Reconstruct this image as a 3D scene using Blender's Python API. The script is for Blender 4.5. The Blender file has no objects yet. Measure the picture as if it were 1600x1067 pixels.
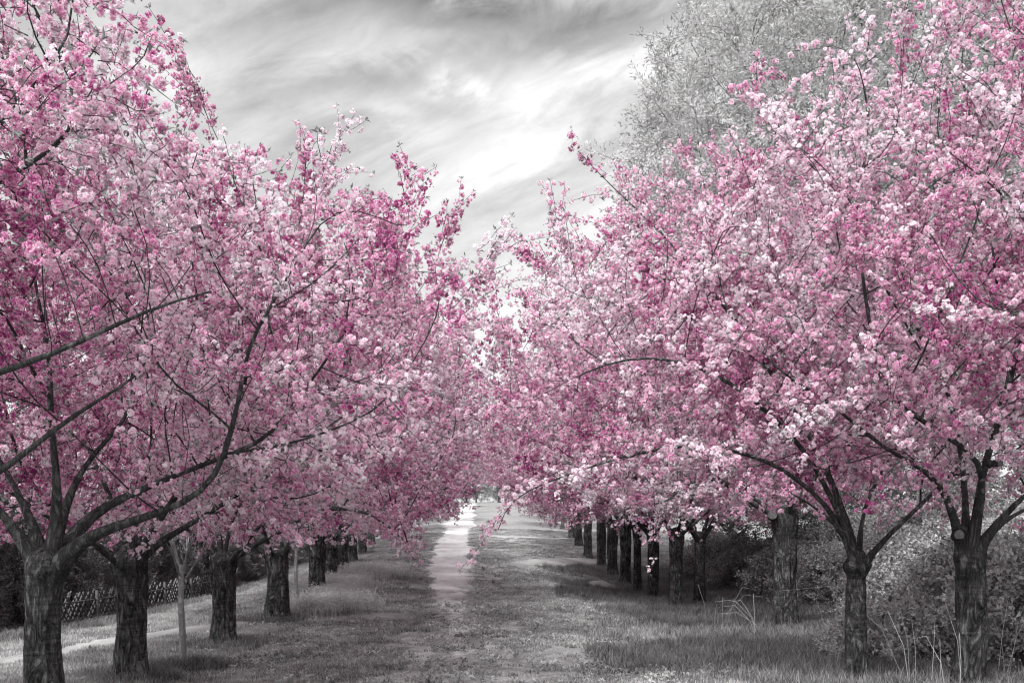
import bpy, math, random
import numpy as np
from mathutils import Vector, noise as mnoise

SC = bpy.context.scene
COL = SC.collection
F = 1540.0            # focal length of the photograph in its own pixels
EYE = 1.6             # eye height in metres
HOR = 860.0           # row of the horizon

# ------------------------------------------------------------------ camera
cam_d = bpy.data.cameras.new('camera')
cam_d.sensor_width = 36.0
cam_d.lens = 36.0 * F / 1600.0
cam_d.shift_y = (HOR - 533.5) / 1600.0
cam_d.clip_start = 0.05
cam_d.clip_end = 2000
cam = bpy.data.objects.new('camera', cam_d)
COL.objects.link(cam)
cam.location = (0, 0, EYE)
cam.rotation_euler = (math.radians(90), 0, 0)
SC.camera = cam

# ------------------------------------------------------------------ render
SC.view_settings.view_transform = 'Standard'
SC.view_settings.look = 'None'
SC.view_settings.exposure = 0.95
SC.view_settings.gamma = 1.0
SC.view_settings.use_curve_mapping = False
SC.render.engine = 'CYCLES'
cy = SC.cycles
cy.max_bounces = 8
cy.diffuse_bounces = 6
cy.glossy_bounces = 2
cy.transmission_bounces = 4
cy.transparent_max_bounces = 4
cy.caustics_reflective = False
cy.caustics_refractive = False
cy.use_adaptive_sampling = True
cy.adaptive_threshold = 0.012
cy.use_denoising = True
cy.denoising_prefilter = 'ACCURATE'
cy.filter_width = 1.2
SUN_EL, SUN_AZ = math.radians(50), math.radians(210)   # azimuth from +Y clockwise: behind the camera, to the left

# ------------------------------------------------------------------ world
W = bpy.data.worlds.new('World'); SC.world = W; W.use_nodes = True
wt = W.node_tree; wt.nodes.clear()
def wn(t, **k):
    n = wt.nodes.new(t)
    for a, b in k.items(): setattr(n, a, b)
    return n
def wset(sock, v):
    if isinstance(v, (int, float)): sock.default_value = v
    else: wt.links.new(v, sock)
def wm(op, a, b=0.0, c=None):
    n = wn('ShaderNodeMath', operation=op)
    wset(n.inputs[0], a); wset(n.inputs[1], b)
    if c is not None: wset(n.inputs[2], c)
    return n.outputs[0]
out = wn('ShaderNodeOutputWorld'); bg = wn('ShaderNodeBackground')
bg.inputs['Strength'].default_value = 0.1
wt.links.new(bg.outputs[0], out.inputs[0])
sky = wn('ShaderNodeTexSky'); sky.sky_type = 'NISHITA'; sky.sun_disc = False
sky.sun_elevation = SUN_EL; sky.sun_rotation = SUN_AZ
skybw = wn('ShaderNodeRGBToBW'); wt.links.new(sky.outputs[0], skybw.inputs[0])
tc = wn('ShaderNodeTexCoord'); sx = wn('ShaderNodeSeparateXYZ')
wt.links.new(tc.outputs['Generated'], sx.inputs[0])
dx, dy, dz = sx.outputs
ady = wm('MAXIMUM', wm('ABSOLUTE', dy), 0.15)
zc = wm('MAXIMUM', dz, 0.0)
zp = wm('ADD', zc, 0.12)
comb = wn('ShaderNodeCombineXYZ')                      # a cloud deck seen in perspective
wset(comb.inputs[0], wm('DIVIDE', dx, zp)); wset(comb.inputs[1], wm('DIVIDE', dy, zp)); comb.inputs[2].default_value = 3.1
def noise_tex(vec, scale, detail, rough, dist=0.0):
    n = wn('ShaderNodeTexNoise')
    wt.links.new(vec, n.inputs['Vector'])
    n.inputs['Scale'].default_value = scale; n.inputs['Detail'].default_value = detail
    n.inputs['Roughness'].default_value = rough; n.inputs['Distortion'].default_value = dist
    return n.outputs[0]
def tilted(deg, scale, loc=(0, 0, 0)):
    a = wn('ShaderNodeMapping'); wt.links.new(tc.outputs['Generated'], a.inputs[0]); a.inputs['Rotation'].default_value = (0, math.radians(deg), 0)
    b = wn('ShaderNodeMapping'); wt.links.new(a.outputs[0], b.inputs[0]); b.inputs['Scale'].default_value = scale; b.inputs['Location'].default_value = loc
    return b.outputs[0]
n1 = noise_tex(tilted(16, (1.4, 1.4, 5.)), 1.9, 8, 0.6, 0.6)
n2 = noise_tex(tilted(19, (1.6, 1.6, 5.0), (4.3, 1.7, 2.)), 3.6, 12, 0.62, 1.0)
n3 = noise_tex(tilted(24, (1.6, 1.6, 5.5), (1.3, 4.7, 3.)), 7.0, 8, 0.6, 0.7)
U = wm('DIVIDE', dx, ady); V = wm('DIVIDE', dz, ady)
# warp the wisps a little so that none keeps a clean outline
nwx = noise_tex(tc.outputs['Generated'], 7.0, 5, 0.55, 0.4)
Uw = wm('ADD', U, wm('MULTIPLY', wm('SUBTRACT', nwx, 0.5), 0.16))
Vw = wm('ADD', V, wm('MULTIPLY', wm('SUBTRACT', n2, 0.5), 0.12))
def blob(px, py, sxp, syp, rot, amp):
    cx, cyv = (px - 800) / F, (HOR - py) / F
    a = wm('SUBTRACT', Uw, cx); b = wm('SUBTRACT', Vw, cyv)
    c, s = math.cos(rot), math.sin(rot)
    p = wm('ADD', wm('MULTIPLY', a, c * F / sxp), wm('MULTIPLY', b, s * F / sxp))
    q = wm('ADD', wm('MULTIPLY', a, -s * F / syp), wm('MULTIPLY', b, c * F / syp))
    e = wm('MULTIPLY', wm('ADD', wm('MULTIPLY', p, p), wm('MULTIPLY', q, q)), -1.0)
    return wm('MULTIPLY', wm('MULTIPLY', wm('EXPONENT', e), wm('ADD', wm('MULTIPLY', n3, 1.6), -.1)), amp)
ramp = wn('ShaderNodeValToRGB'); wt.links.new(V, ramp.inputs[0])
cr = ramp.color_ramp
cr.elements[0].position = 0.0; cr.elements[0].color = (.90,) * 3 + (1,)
cr.elements[1].position = 1.0; cr.elements[1].color = (.88,) * 3 + (1,)  # sky above the view brightened on purpose, to lift the shaded ground
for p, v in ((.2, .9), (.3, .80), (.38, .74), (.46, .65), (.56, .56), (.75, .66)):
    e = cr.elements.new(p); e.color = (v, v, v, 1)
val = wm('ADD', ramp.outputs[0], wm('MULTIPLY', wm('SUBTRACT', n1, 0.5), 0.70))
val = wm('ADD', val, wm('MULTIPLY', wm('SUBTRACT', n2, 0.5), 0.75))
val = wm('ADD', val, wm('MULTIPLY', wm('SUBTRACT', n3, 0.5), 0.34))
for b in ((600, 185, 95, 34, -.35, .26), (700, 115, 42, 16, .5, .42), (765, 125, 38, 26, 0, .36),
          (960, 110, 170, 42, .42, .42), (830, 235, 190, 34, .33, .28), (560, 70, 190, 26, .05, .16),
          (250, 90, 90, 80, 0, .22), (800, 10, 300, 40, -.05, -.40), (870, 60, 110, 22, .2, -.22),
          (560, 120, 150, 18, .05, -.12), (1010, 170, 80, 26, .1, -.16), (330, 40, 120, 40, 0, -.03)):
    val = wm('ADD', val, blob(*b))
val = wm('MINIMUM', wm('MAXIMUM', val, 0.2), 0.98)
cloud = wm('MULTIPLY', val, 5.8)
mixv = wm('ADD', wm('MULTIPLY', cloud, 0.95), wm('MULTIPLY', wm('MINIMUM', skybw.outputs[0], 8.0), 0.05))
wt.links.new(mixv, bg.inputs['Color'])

# ------------------------------------------------------------------ sun, behind thin cloud
sd = bpy.data.lights.new('sun', 'SUN'); sd.energy = 3.5; sd.angle = math.radians(14); sd.color = (1, .995, .985)
sun = bpy.data.objects.new('sun', sd); COL.objects.link(sun)
dvec = Vector((math.sin(SUN_AZ) * math.cos(SUN_EL), math.cos(SUN_AZ) * math.cos(SUN_EL), math.sin(SUN_EL)))
sun.rotation_euler = dvec.to_track_quat('Z', 'Y').to_euler()

# ------------------------------------------------------------------ helpers
def hash2(ix, iy, seed):
    h = (ix.astype(np.int64) * 374761393 + iy.astype(np.int64) * 668265263 + seed * 974634777) & 0xffffffff
    h = ((h ^ (h >> 13)) * 1274126177) & 0xffffffff
    h = (h ^ (h >> 16)) & 0xffffff
    return h / float(0xffffff)
def vnoise(x, y, seed=0):
    x = np.asarray(x, float); y = np.asarray(y, float)
    ix = np.floor(x); iy = np.floor(y); fx = x - ix; fy = y - iy
    fx = fx * fx * (3 - 2 * fx); fy = fy * fy * (3 - 2 * fy)
    a = hash2(ix, iy, seed); b = hash2(ix + 1, iy, seed); c = hash2(ix, iy + 1, seed); d = hash2(ix + 1, iy + 1, seed)
    return (a * (1 - fx) + b * fx) * (1 - fy) + (c * (1 - fx) + d * fx) * fy
def fbm(x, y, seed=0, oct=4):
    s = 0; a = .5; t = 0
    for k in range(oct):
        s = s + a * vnoise(x * 2 ** k, y * 2 ** k, seed + k * 17); t += a; a *= .55
    return s / t

YK = [-40, 0, 12, 16, 20, 25, 30, 35, 40, 50, 60, 100, 130, 160, 900]
PR = {-60: [0, 0, 0, 0, 0, .05, .13, .35, .7, 1.5, 2.4, 5.8, 8.0, 8.6, 8.6],
      -9.5: [0, 0, 0, 0, 0, .05, .13, .35, .7, 1.5, 2.4, 5.8, 8.0, 8.6, 8.6],
      -4.75: [0, 0, 0, 0, .13, .50, .75, 1.0, 1.3, 2.0, 2.8, 6.1, 8.0, 8.6, 8.6],
      0: [0, 0, 0, 0, .08, .34, .62, .9, 1.25, 2.0, 2.8, 6.1, 8.0, 8.6, 8.6],
      4.3: [0, 0, 0, 0, .02, .08, .15, .35, .8, 1.7, 2.5, 5.9, 8.0, 8.6, 8.6],
      9: [0, 0, .1, .15, .2, .3, .45, .7, 1.1, 1.9, 2.7, 5.9, 8.0, 8.6, 8.6],
      60: [0, 0, .1, .15, .2, .3, .45, .7, 1.1, 1.9, 2.7, 5.9, 8.0, 8.6, 8.6]}
XK = sorted(PR); YT = np.arange(-40, 901, 1.0)
TAB = []
for xk in XK:
    p = np.interp(YT, YK, PR[xk]); ker = np.hanning(9); ker /= ker.sum()
    TAB.append(np.convolve(np.pad(p, 4, 'edge'), ker, 'valid'))
TAB = np.array(TAB)
def H(x, y):
    x = np.asarray(x, float); y = np.asarray(y, float)
    vals = np.array([np.interp(y, YT, t) for t in TAB])
    xi = np.clip(x, XK[0], XK[-1]); idx = np.clip(np.searchsorted(XK, xi) - 1, 0, len(XK) - 2)
    x0 = np.array(XK)[idx]; x1 = np.array(XK)[idx + 1]; t = np.clip((xi - x0) / (x1 - x0), 0, 1); t = t * t * (3 - 2 * t)
    if vals.ndim == 1: return float(vals[idx] * (1 - t) + vals[idx + 1] * t)
    ar = np.arange(vals[0].size); v = vals.reshape(len(XK), -1); i = idx.ravel()
    return (v[i, ar] * (1 - t.ravel()) + v[i + 1, ar] * t.ravel()).reshape(x.shape)
def hz(x, y): return float(H(np.array([x]), np.array([y]))[0])
def ground_hit(px, py):
    """the point of the ground under a spot of the photograph"""
    u = (px - 800) / F; v = (HOR - py) / F
    ys = np.arange(4, 300, .1); g = H(u * ys, ys) - (EYE + v * ys)
    k = np.where(g > 0)[0]; k = k[0] if len(k) else len(ys) - 1
    return float(u * ys[k]), float(ys[k])

def mesh_np(name, verts, faces=None, quads=None, smooth=True):
    me = bpy.data.meshes.new(name)
    verts = np.asarray(verts, np.float32)
    if quads is not None:
        q = np.asarray(quads, np.int32); nf, k = q.shape
        me.vertices.add(len(verts)); me.vertices.foreach_set('co', verts.ravel())
        me.loops.add(q.size); me.loops.foreach_set('vertex_index', q.ravel())
        me.polygons.add(nf)
        me.polygons.foreach_set('loop_start', np.arange(0, q.size, k, dtype=np.int32))
        me.polygons.foreach_set('use_smooth', np.full(nf, smooth))
        me.update(calc_edges=True)
    else:
        me.from_pydata([tuple(map(float, v)) for v in verts], [], faces or [])
        if faces and smooth: me.polygons.foreach_set('use_smooth', np.full(len(me.polygons), True))
        me.update()
    return me
def obj(name, me, mat=None, parent=None, **props):
    o = bpy.data.objects.new(name, me); COL.objects.link(o)
    if mat is not None and len(me.materials) == 0: me.materials.append(mat)
    if parent is not None: o.parent = parent
    for k, v in props.items(): o[k] = v
    return o
def empty(name, loc, label, cat, group=None, rz=0.0):
    o = bpy.data.objects.new(name, None); COL.objects.link(o); o.empty_display_size = .3
    o.location = loc; o.rotation_euler = (0, 0, rz); o['label'] = label; o['category'] = cat
    if group: o['group'] = group
    return o

class Tubes:
    """collects tapered tubes into one mesh"""
    def __init__(s): s.v = []; s.f = []; s.n = 0
    def add(s, pts, rad, sides, cap=True):
        pts = np.asarray(pts, float); rad = np.asarray(rad, float); m = len(pts)
        if m < 2: return
        t = np.gradient(pts, axis=0); t /= np.linalg.norm(t, axis=1)[:, None] + 1e-9
        ref = np.array([0.13, .31, .94]) if abs(t[0][2]) < .8 else np.array([.9, .3, .1])
        a = np.cross(t, ref); a /= np.linalg.norm(a, axis=1)[:, None] + 1e-9
        b = np.cross(t, a)
        th = np.arange(sides) * 2 * math.pi / sides
        ring = pts[:, None, :] + rad[:, None, None] * (np.cos(th)[None, :, None] * a[:, None, :] + np.sin(th)[None, :, None] * b[:, None, :])
        s.v.append(ring.reshape(-1, 3))
        i = np.arange(m - 1)[:, None] * sides; j = np.arange(sides)[None, :]; j2 = (j + 1) % sides
        q = np.stack([i + j, i + j2, i + sides + j2, i + sides + j], -1).reshape(-1, 4) + s.n
        s.f.append(q); s.n += m * sides
    def mesh(s, name):
        return mesh_np(name, np.concatenate(s.v), quads=np.concatenate(s.f))

# ------------------------------------------------------------------ materials
class M:
    def __init__(s, name):
        s.m = bpy.data.materials.new(name); s.m.use_nodes = True; s.t = s.m.node_tree; s.t.nodes.clear()
        s.out = s.n('ShaderNodeOutputMaterial')
    def n(s, t, **k):
        n = s.t.nodes.new(t)
        for a, b in k.items(): setattr(n, a, b)
        return n
    def put(s, sock, v):
        if isinstance(v, (int, float)): sock.default_value = v
        elif isinstance(v, tuple): sock.default_value = v
        else: s.t.links.new(v, sock)
    def math(s, op, a, b=0.0):
        n = s.n('ShaderNodeMath', operation=op); s.put(n.inputs[0], a); s.put(n.inputs[1], b); return n.outputs[0]
    def noise(s, vec, scale, detail=4, rough=.55, dist=0):
        n = s.n('ShaderNodeTexNoise'); s.put(n.inputs['Vector'], vec); n.inputs['Scale'].default_value = scale
        n.inputs['Detail'].default_value = detail; n.inputs['Roughness'].default_value = rough; n.inputs['Distortion'].default_value = dist
        return n.outputs[0]
    def map(s, vec, scale=(1, 1, 1)):
        n = s.n('ShaderNodeMapping'); s.put(n.inputs[0], vec); n.inputs['Scale'].default_value = scale; return n.outputs[0]
    def ramp(s, fac, stops):
        n = s.n('ShaderNodeValToRGB'); s.put(n.inputs[0], fac); c = n.color_ramp
        def col(v): return (v, v, v, 1) if isinstance(v, (int, float)) else tuple(v) + (1,)
        c.elements[0].position = stops[0][0]; c.elements[0].color = col(stops[0][1])
        c.elements[1].position = stops[-1][0]; c.elements[1].color = col(stops[-1][1])
        for p, v in stops[1:-1]:
            e = c.elements.new(p); e.color = col(v)
        return n.outputs[0]
    def attr(s, name):
        n = s.n('ShaderNodeAttribute'); n.attribute_name = name; return n.outputs['Fac']
    def principled(s, col, rough=.8, bump=None, bstr=.5, bdist=.02, spec=.3):
        p = s.n('ShaderNodeBsdfPrincipled'); s.put(p.inputs['Base Color'], col); s.put(p.inputs['Roughness'], rough)
        p.inputs['Specular IOR Level'].default_value = spec
        if bump is not None:
            b = s.n('ShaderNodeBump'); b.inputs['Strength'].default_value = bstr; b.inputs['Distance'].default_value = bdist
            s.put(b.inputs['Height'], bump); s.t.links.new(b.outputs[0], p.inputs['Normal'])
        s.t.links.new(p.outputs[0], s.out.inputs[0]); return s.m
    def leafy(s, col, trans=.35):
        d = s.n('ShaderNodeBsdfDiffuse'); t = s.n('ShaderNodeBsdfTranslucent'); mx = s.n('ShaderNodeMixShader')
        s.put(d.inputs[0], col); s.put(t.inputs[0], col); mx.inputs[0].default_value = trans
        s.t.links.new(d.outputs[0], mx.inputs[1]); s.t.links.new(t.outputs[0], mx.inputs[2])
        s.t.links.new(mx.outputs[0], s.out.inputs[0]); return s.m
    def pos(s): return s.n('ShaderNodeNewGeometry').outputs['Position']
    def objc(s): return s.n('ShaderNodeTexCoord').outputs['Object']
    def rnd(s): return s.n('ShaderNodeObjectInfo').outputs['Random']

def m_blossom():
    m = M('blossom_petal'); p = m.pos()
    big = m.noise(p, .45, 2, .5); mid = m.noise(p, 2.4, 2, .5)
    t = m.math('MULTIPLY', m.attr('tint'), .52)  # petals deeper pink at the base, contrast raised to paint in self-shading
    t = m.math('ADD', t, m.math('MULTIPLY', m.attr('rnd'), .42))
    t = m.math('ADD', t, m.math('MULTIPLY', m.math('SUBTRACT', big, .5), 1.8))
    t = m.math('ADD', t, m.math('MULTIPLY', m.math('SUBTRACT', mid, .5), 1.05))
    t = m.math('ADD', t, m.math('MULTIPLY', m.math('SUBTRACT', m.rnd(), .5), .34))
    t = m.math('ADD', t, .04)
    c = m.ramp(t, [(0, (.40, .07, .25)), (.18, (.62, .19, .42)), (.38, (.80, .44, .63)), (.60, (.90, .69, .79)), (.85, (.94, .88, .92))])
    return m.leafy(c, .35)
def m_leaf(name, lo, hi, trans=.3):
    m = M(name); a = m.math('ADD', m.math('MULTIPLY', m.attr('rnd'), .6), m.math('MULTIPLY', m.rnd(), .4))
    a = m.math('ADD', a, m.math('MULTIPLY', m.math('SUBTRACT', m.noise(m.pos(), 1.1, 2), .5), .8))
    return m.leafy(m.ramp(a, [(0.05, lo), (.95, hi)]), trans)
def m_bark(name, lo, hi, rings=True):
    m = M(name); o = m.objc()
    f1 = m.noise(m.map(o, (12, 12, 3.6)), 1.0, 8, .66, 1.2)
    crack = m.math('ABSOLUTE', m.math('SUBTRACT', m.noise(m.map(o, (8, 8, 2.6)), 1.0, 6, .62, 1.4), .5))
    crack = m.math('MINIMUM', m.math('MULTIPLY', crack, 9.), 1.0)
    band = m.noise(m.map(o, (4, 4, 46)), 1.0, 4, .6, .5)
    patch = m.noise(o, 3.1, 5, .6); fine = m.noise(o, 60, 4, .7)
    k = m.math('ADD', m.math('MULTIPLY', f1, .45), m.math('MULTIPLY', patch, .35)); k = m.math('ADD', k, m.math('MULTIPLY', fine, .2))
    k = m.math('ADD', k, m.math('MULTIPLY', m.math('SUBTRACT', crack, .8), .20))
    if rings:
        k = m.math('ADD', k, m.math('MULTIPLY', m.math('MULTIPLY', m.math('SUBTRACT', band, .5), .38), m.math('GREATER_THAN', patch, .49)))
    col = m.ramp(k, [(.28, lo), (.48, (lo * 1.2 + hi * .8) * .42), (.68, hi)])
    h = m.math('ADD', m.math('MULTIPLY', f1, .8), m.math('MULTIPLY', crack, .5)); h = m.math('ADD', h, m.math('MULTIPLY', fine, .15))
    return m.principled(col, .88, h, 1.0, .05, .15)
def m_plain(name, lo, hi, sc=6., rough=.85, sq=(1, 1, 1)):
    m = M(name); n = m.noise(m.map(m.objc(), sq), sc, 5)
    return m.principled(m.ramp(n, [(.3, lo), (.7, hi)]), rough, n, .4, .01, .2)
MAT = dict(
    blossom=m_blossom(),
    leaf=m_leaf('young_cherry_leaf', .12, .45, .35),
    bark=m_bark('cherry_bark', .016, .30), branch=m_bark('branch_bark', .035, .20, False),
    pale=m_bark('sapling_bark', .38, .75), greytree=m_bark('grey_tree_bark', .10, .28, False),
    bramble=m_leaf('bramble_leaf', .10, .80, .4), willow=m_leaf('silver_leaf', .28, .74, .45),
    thuja=m_leaf('conifer_leaf', .05, .46, .2), far=m_leaf('far_leaf', .10, .36, .3),
    grass=m_leaf('grass_blade', .06, .78, .4), tallgrass=m_leaf('tall_grass_blade', .04, .46, .4), flower=m_leaf('wildflower', .45, .8, .3),
    cane=m_plain('dry_cane', .22, .5, 20), wood=m_plain('weathered_wood', .08, .22, 8, .9, (1, 1, 12)),
    cut=m_plain('cut_wood', .08, .2, 30))
def m_ground():
    m = M('ground_soil'); p = m.pos(); bare = m.attr('bare')
    f = m.noise(m.map(p, (1, .55, 1)), 3.2, 8, .68); g = m.noise(p, 26, 5, .7); c = m.noise(p, .5, 3)
    k = m.math('ADD', bare, m.math('MULTIPLY', m.math('SUBTRACT', f, .5), 1.5))
    k = m.math('ADD', k, m.math('MULTIPLY', m.math('SUBTRACT', g, .5), .5))
    grass = m.ramp(m.math('ADD', m.math('MULTIPLY', g, .7), m.math('MULTIPLY', c, .3)), [(.3, .10), (.7, .40)])
    soil = m.ramp(g, [(.3, .24), (.7, .66)])
    mx = m.n('ShaderNodeMix', data_type='RGBA')
    m.put(mx.inputs[0], m.ramp(k, [(.48, 0.), (.78, 1.)])); m.put(mx.inputs[6], grass); m.put(mx.inputs[7], soil)
    return m.principled(mx.outputs[2], .95, m.math('ADD', g, m.math('MULTIPLY', f, 1.5)), .8, .04, .1)
def m_path(name='path_gravel', k0=.38, k1=.60, k2=.78):
    m = M(name); p = m.pos()
    g = m.noise(p, 22, 6, .7); f = m.noise(m.map(p, (1, .35, 1)), 1.3, 6, .62); e = m.noise(m.map(p, (1.3, .42, 1)), 1.7, 9, .72)
    k = m.math('ADD', m.math('MULTIPLY', g, .45), m.math('MULTIPLY', f, .55))
    soil = m.ramp(k, [(.32, k0), (.5, k1), (.68, k2)])
    grass = m.ramp(g, [(.3, .10), (.7, .40)])
    a = m.math('ADD', m.attr('edge'), m.math('MULTIPLY', m.math('SUBTRACT', e, .5), 3.1))
    mx = m.n('ShaderNodeMix', data_type='RGBA')
    m.put(mx.inputs[0], m.ramp(a, [(.38, 0.), (.95, 1.)])); m.put(mx.inputs[6], soil); m.put(mx.inputs[7], grass)
    return m.principled(mx.outputs[2], .95, g, .5, .02, .1)
MAT['ground'] = m_ground(); MAT['path'] = m_path(); MAT['side'] = m_path('side_path_soil', .2, .34, .5)

# ------------------------------------------------------------------ ground
def bare_f(x, y):
    cx = -1.05 + .3 * np.sin(y * .21)
    worn = np.exp(-((x - cx) / 1.3) ** 2) * .42 * np.clip((42 - y) / 15, 0, 1)
    b = worn + (fbm(x * .42, y * .30, 5, 5) - .5) * 1.15 + .20
    b = b - .35 * np.clip((x - 1.8) / 2.5, 0, 1) * np.clip((34 - y) / 10, 0, 1)
    b = b - .16 * np.clip((-x - 3.4) / 1.5, 0, 1)
    b = b + (fbm(x * 2.1, y * 1.5, 15, 3) - .5) * .75
    return np.clip(b, 0, 1)
def bump_f(x, y): return (fbm(x * .7, y * .7, 9, 3) - .5) * .09 * np.clip((90 - y) / 60, .2, 1)
def axis(segs):
    out = []
    for a, b, s in segs: out += list(np.arange(a, b, s))
    out.append(segs[-1][1]); return np.array(out)
gx = axis([(-700, -100, 60), (-100, -20, 8), (-20, -10, .6), (-10, 8, .16), (8, 20, .6), (20, 100, 8), (100, 700, 60)])
gy = axis([(-40, 6, 2), (6, 30, .16), (30, 60, .4), (60, 140, 1.5), (140, 900, 40)])
GX, GY = np.meshgrid(gx, gy)
GZ = H(GX, GY) + bump_f(GX, GY)
nx_, ny_ = len(gx), len(gy)
ii = (np.arange(ny_ - 1)[:, None] * nx_ + np.arange(nx_ - 1)[None, :]).ravel()
gm = mesh_np('ground', np.stack([GX, GY, GZ], -1).reshape(-1, 3), quads=np.stack([ii, ii + 1, ii + nx_ + 1, ii + nx_], -1))
at = gm.attributes.new('bare', 'FLOAT', 'POINT'); at.data.foreach_set('value', bare_f(GX, GY).ravel().astype(np.float32))
obj('ground', gm, MAT['ground'], kind='structure')

PATHS = []
def path(name, pts, seed, nacross=18, lift=.03, fade=5., ends=1):
    """pts: (px, py, width px) along the path in the photograph, turned into ground points"""
    P = []
    for px, py, w in pts:
        x, y = ground_hit(px, py); P.append((x, y, w * y / F))
    P = np.array(P); s = np.r_[0, np.cumsum(np.hypot(np.diff(P[:, 0]), np.diff(P[:, 1])))]
    n = int(s[-1] / .25) + 2; q = np.linspace(0, s[-1], n)
    cx, cyy, w = (np.interp(q, s, P[:, k]) for k in range(3))
    ker = np.hanning(13); ker /= ker.sum()
    def sm(a): return np.convolve(np.pad(a, 6, 'edge'), ker, 'valid')
    cx, cyy, w = sm(cx), sm(cyy), sm(w)
    tx, ty = np.gradient(cx), np.gradient(cyy); L = np.hypot(tx, ty) + 1e-9; nxv, nyv = ty / L, -tx / L
    wl = w * .62 * (.45 + 1.1 * fbm(q * .45, q * 0 + seed, seed, 5)); wr = w * .62 * (.45 + 1.1 * fbm(q * .45, q * 0 + seed + 7, seed + 3, 5))
    t = np.linspace(-1, 1, nacross)[None, :]
    off = np.where(t < 0, t * wl[:, None], t * wr[:, None])
    X = cx[:, None] + nxv[:, None] * off; Y = cyy[:, None] + nyv[:, None] * off
    Z = H(X, Y) + bump_f(X, Y) + lift - (lift + .02) * np.maximum(np.abs(t) ** 6, (np.clip(1 - np.minimum(q, s[-1] - q) / .8, 0, 1) ** 2)[:, None])
    i2 = (np.arange(n - 1)[:, None] * nacross + np.arange(nacross - 1)[None, :]).ravel()
    me = mesh_np(name, np.stack([X, Y, Z], -1).reshape(-1, 3), quads=np.stack([i2, i2 + 1, i2 + nacross + 1, i2 + nacross], -1))
    endf = np.clip(1 - np.minimum(q, (s[-1] - q) if ends == 2 else q) / fade, 0, 1)
    ed = np.clip(np.abs(t) ** 2.0 * 1.2 + np.minimum(endf[:, None] * 1.4, .86) - .1, 0, 1)
    a = me.attributes.new('edge', 'FLOAT', 'POINT'); a.data.foreach_set('value', ed.ravel().astype(np.float32))
    obj(name, me, MAT['path' if name == 'dirt_path' else 'side'], kind='structure')
    PATHS.append(np.stack([cx, cyy, np.maximum(wl, wr)], -1))
path('dirt_path', [(735, 1062, 90), (722, 1010, 85), (712, 960, 80), (706, 925, 84), (702, 895, 84), (704, 870, 74), (708, 845, 60), (716, 825, 48), (722, 808, 34), (728, 795, 28), (734, 786, 20)], 3, fade=22.)
path('side_path', [(745, 836, 50), (790, 839, 45), (830, 841, 45), (868, 842, 45), (905, 840, 9)], 8, lift=.035, fade=1., ends=2)
path('side_path', [(800, 884, 60), (845, 881, 90), (890, 878, 110), (940, 874, 80)], 11, lift=.035, fade=2., ends=2)
path('footpath', [(-200, 1064, 90), (-60, 1045, 90), (0, 1035, 90), (90, 1021, 85), (175, 1004, 85), (240, 994, 95), (300, 985, 90), (390, 974, 90), (480, 966, 100), (560, 962, 120), (640, 962, 120)], 21, lift=.035, fade=4., ends=2)
path('far_track', [(1085, 858, 30), (1130, 857, 36), (1175, 858, 30)], 33, lift=.3)

# ------------------------------------------------------------------ sprays, tufts: the pieces that foliage is made of
rng = np.random.default_rng(7)
class Piece:
    def __init__(s): s.v = []; s.q = []; s.mi = []; s.tint = []; s.rnd = []; s.n = 0
    def quad(s, a, b, c, d, mi, tints, r):
        s.v += [a, b, c, d]; s.q.append((s.n, s.n + 1, s.n + 2, s.n + 3)); s.mi.append(mi); s.tint += list(tints); s.rnd += [r] * 4; s.n += 4
    def mesh(s, name, mats):
        me = mesh_np(name, np.array(s.v), quads=np.array(s.q), smooth=False)
        for m in mats: me.materials.append(m)
        me.polygons.foreach_set('material_index', np.array(s.mi, np.int32))
        for nm, dat in (('tint', s.tint), ('rnd', s.rnd)):
            a = me.attributes.new(nm, 'FLOAT', 'POINT'); a.data.foreach_set('value', np.array(dat, np.float32))
        return bpy.data.objects.new(name, me)
def unit(v): return v / (np.linalg.norm(v) + 1e-9)
def frame(n):
    n = unit(n); a = unit(np.cross(n, rng.normal(size=3))); return n, a, np.cross(n, a)
def flower(P, c, n, r):
    n, a, b = frame(n); rr = rng.random()
    for k, (cnt, el, sz) in enumerate(((7, .12, 1.), (6, .6, .86), (4, 1.1, .66))):
        ph = rng.random() * 6.28
        for i in range(cnt):
            th = ph + i * 2 * math.pi / cnt + rng.normal() * .15; e = el + rng.normal() * .15; L = r * sz * rng.uniform(.85, 1.15)
            def dirv(t, e): return (math.cos(t) * a + math.sin(t) * b) * math.cos(e) + n * math.sin(e)
            hw = .44
            P.quad(c, c + dirv(th - hw, e + .1) * L * .8, c + dirv(th, e - .15) * L, c + dirv(th + hw, e + .1) * L * .8, 0,
                   (.0, .75, 1., .75), rr)
def bud(P, c, n, r):
    n, a, b = frame(n); rr = rng.random() * .25
    for i in range(3):
        t = i * 2.094; u = (math.cos(t) * a + math.sin(t) * b) * r; t2 = t + 2.094; w = (math.cos(t2) * a + math.sin(t2) * b) * r
        P.quad(c, c + u + n * r, c + n * 2.4 * r, c + w + n * r, 0, (0, .1, .25, .1), rr)
def leaf(P, c, d, L, wd, mi, fold=.25, curl=.25):
    d = unit(d); s = unit(np.cross(d, rng.normal(size=3))); n = np.cross(d, s); r = rng.random()
    m = c + d * L * .5 + n * L * .06
    t = c + d * L - n * L * curl
    P.quad(c, m + s * wd * .5 + n * wd * fold, t, m + n * 0.0, mi, (0, .5, 1, .5), r)
    P.quad(c, m, t, m - s * wd * .5 + n * wd * fold, mi, (0, .5, 1, .5), r)
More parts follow.
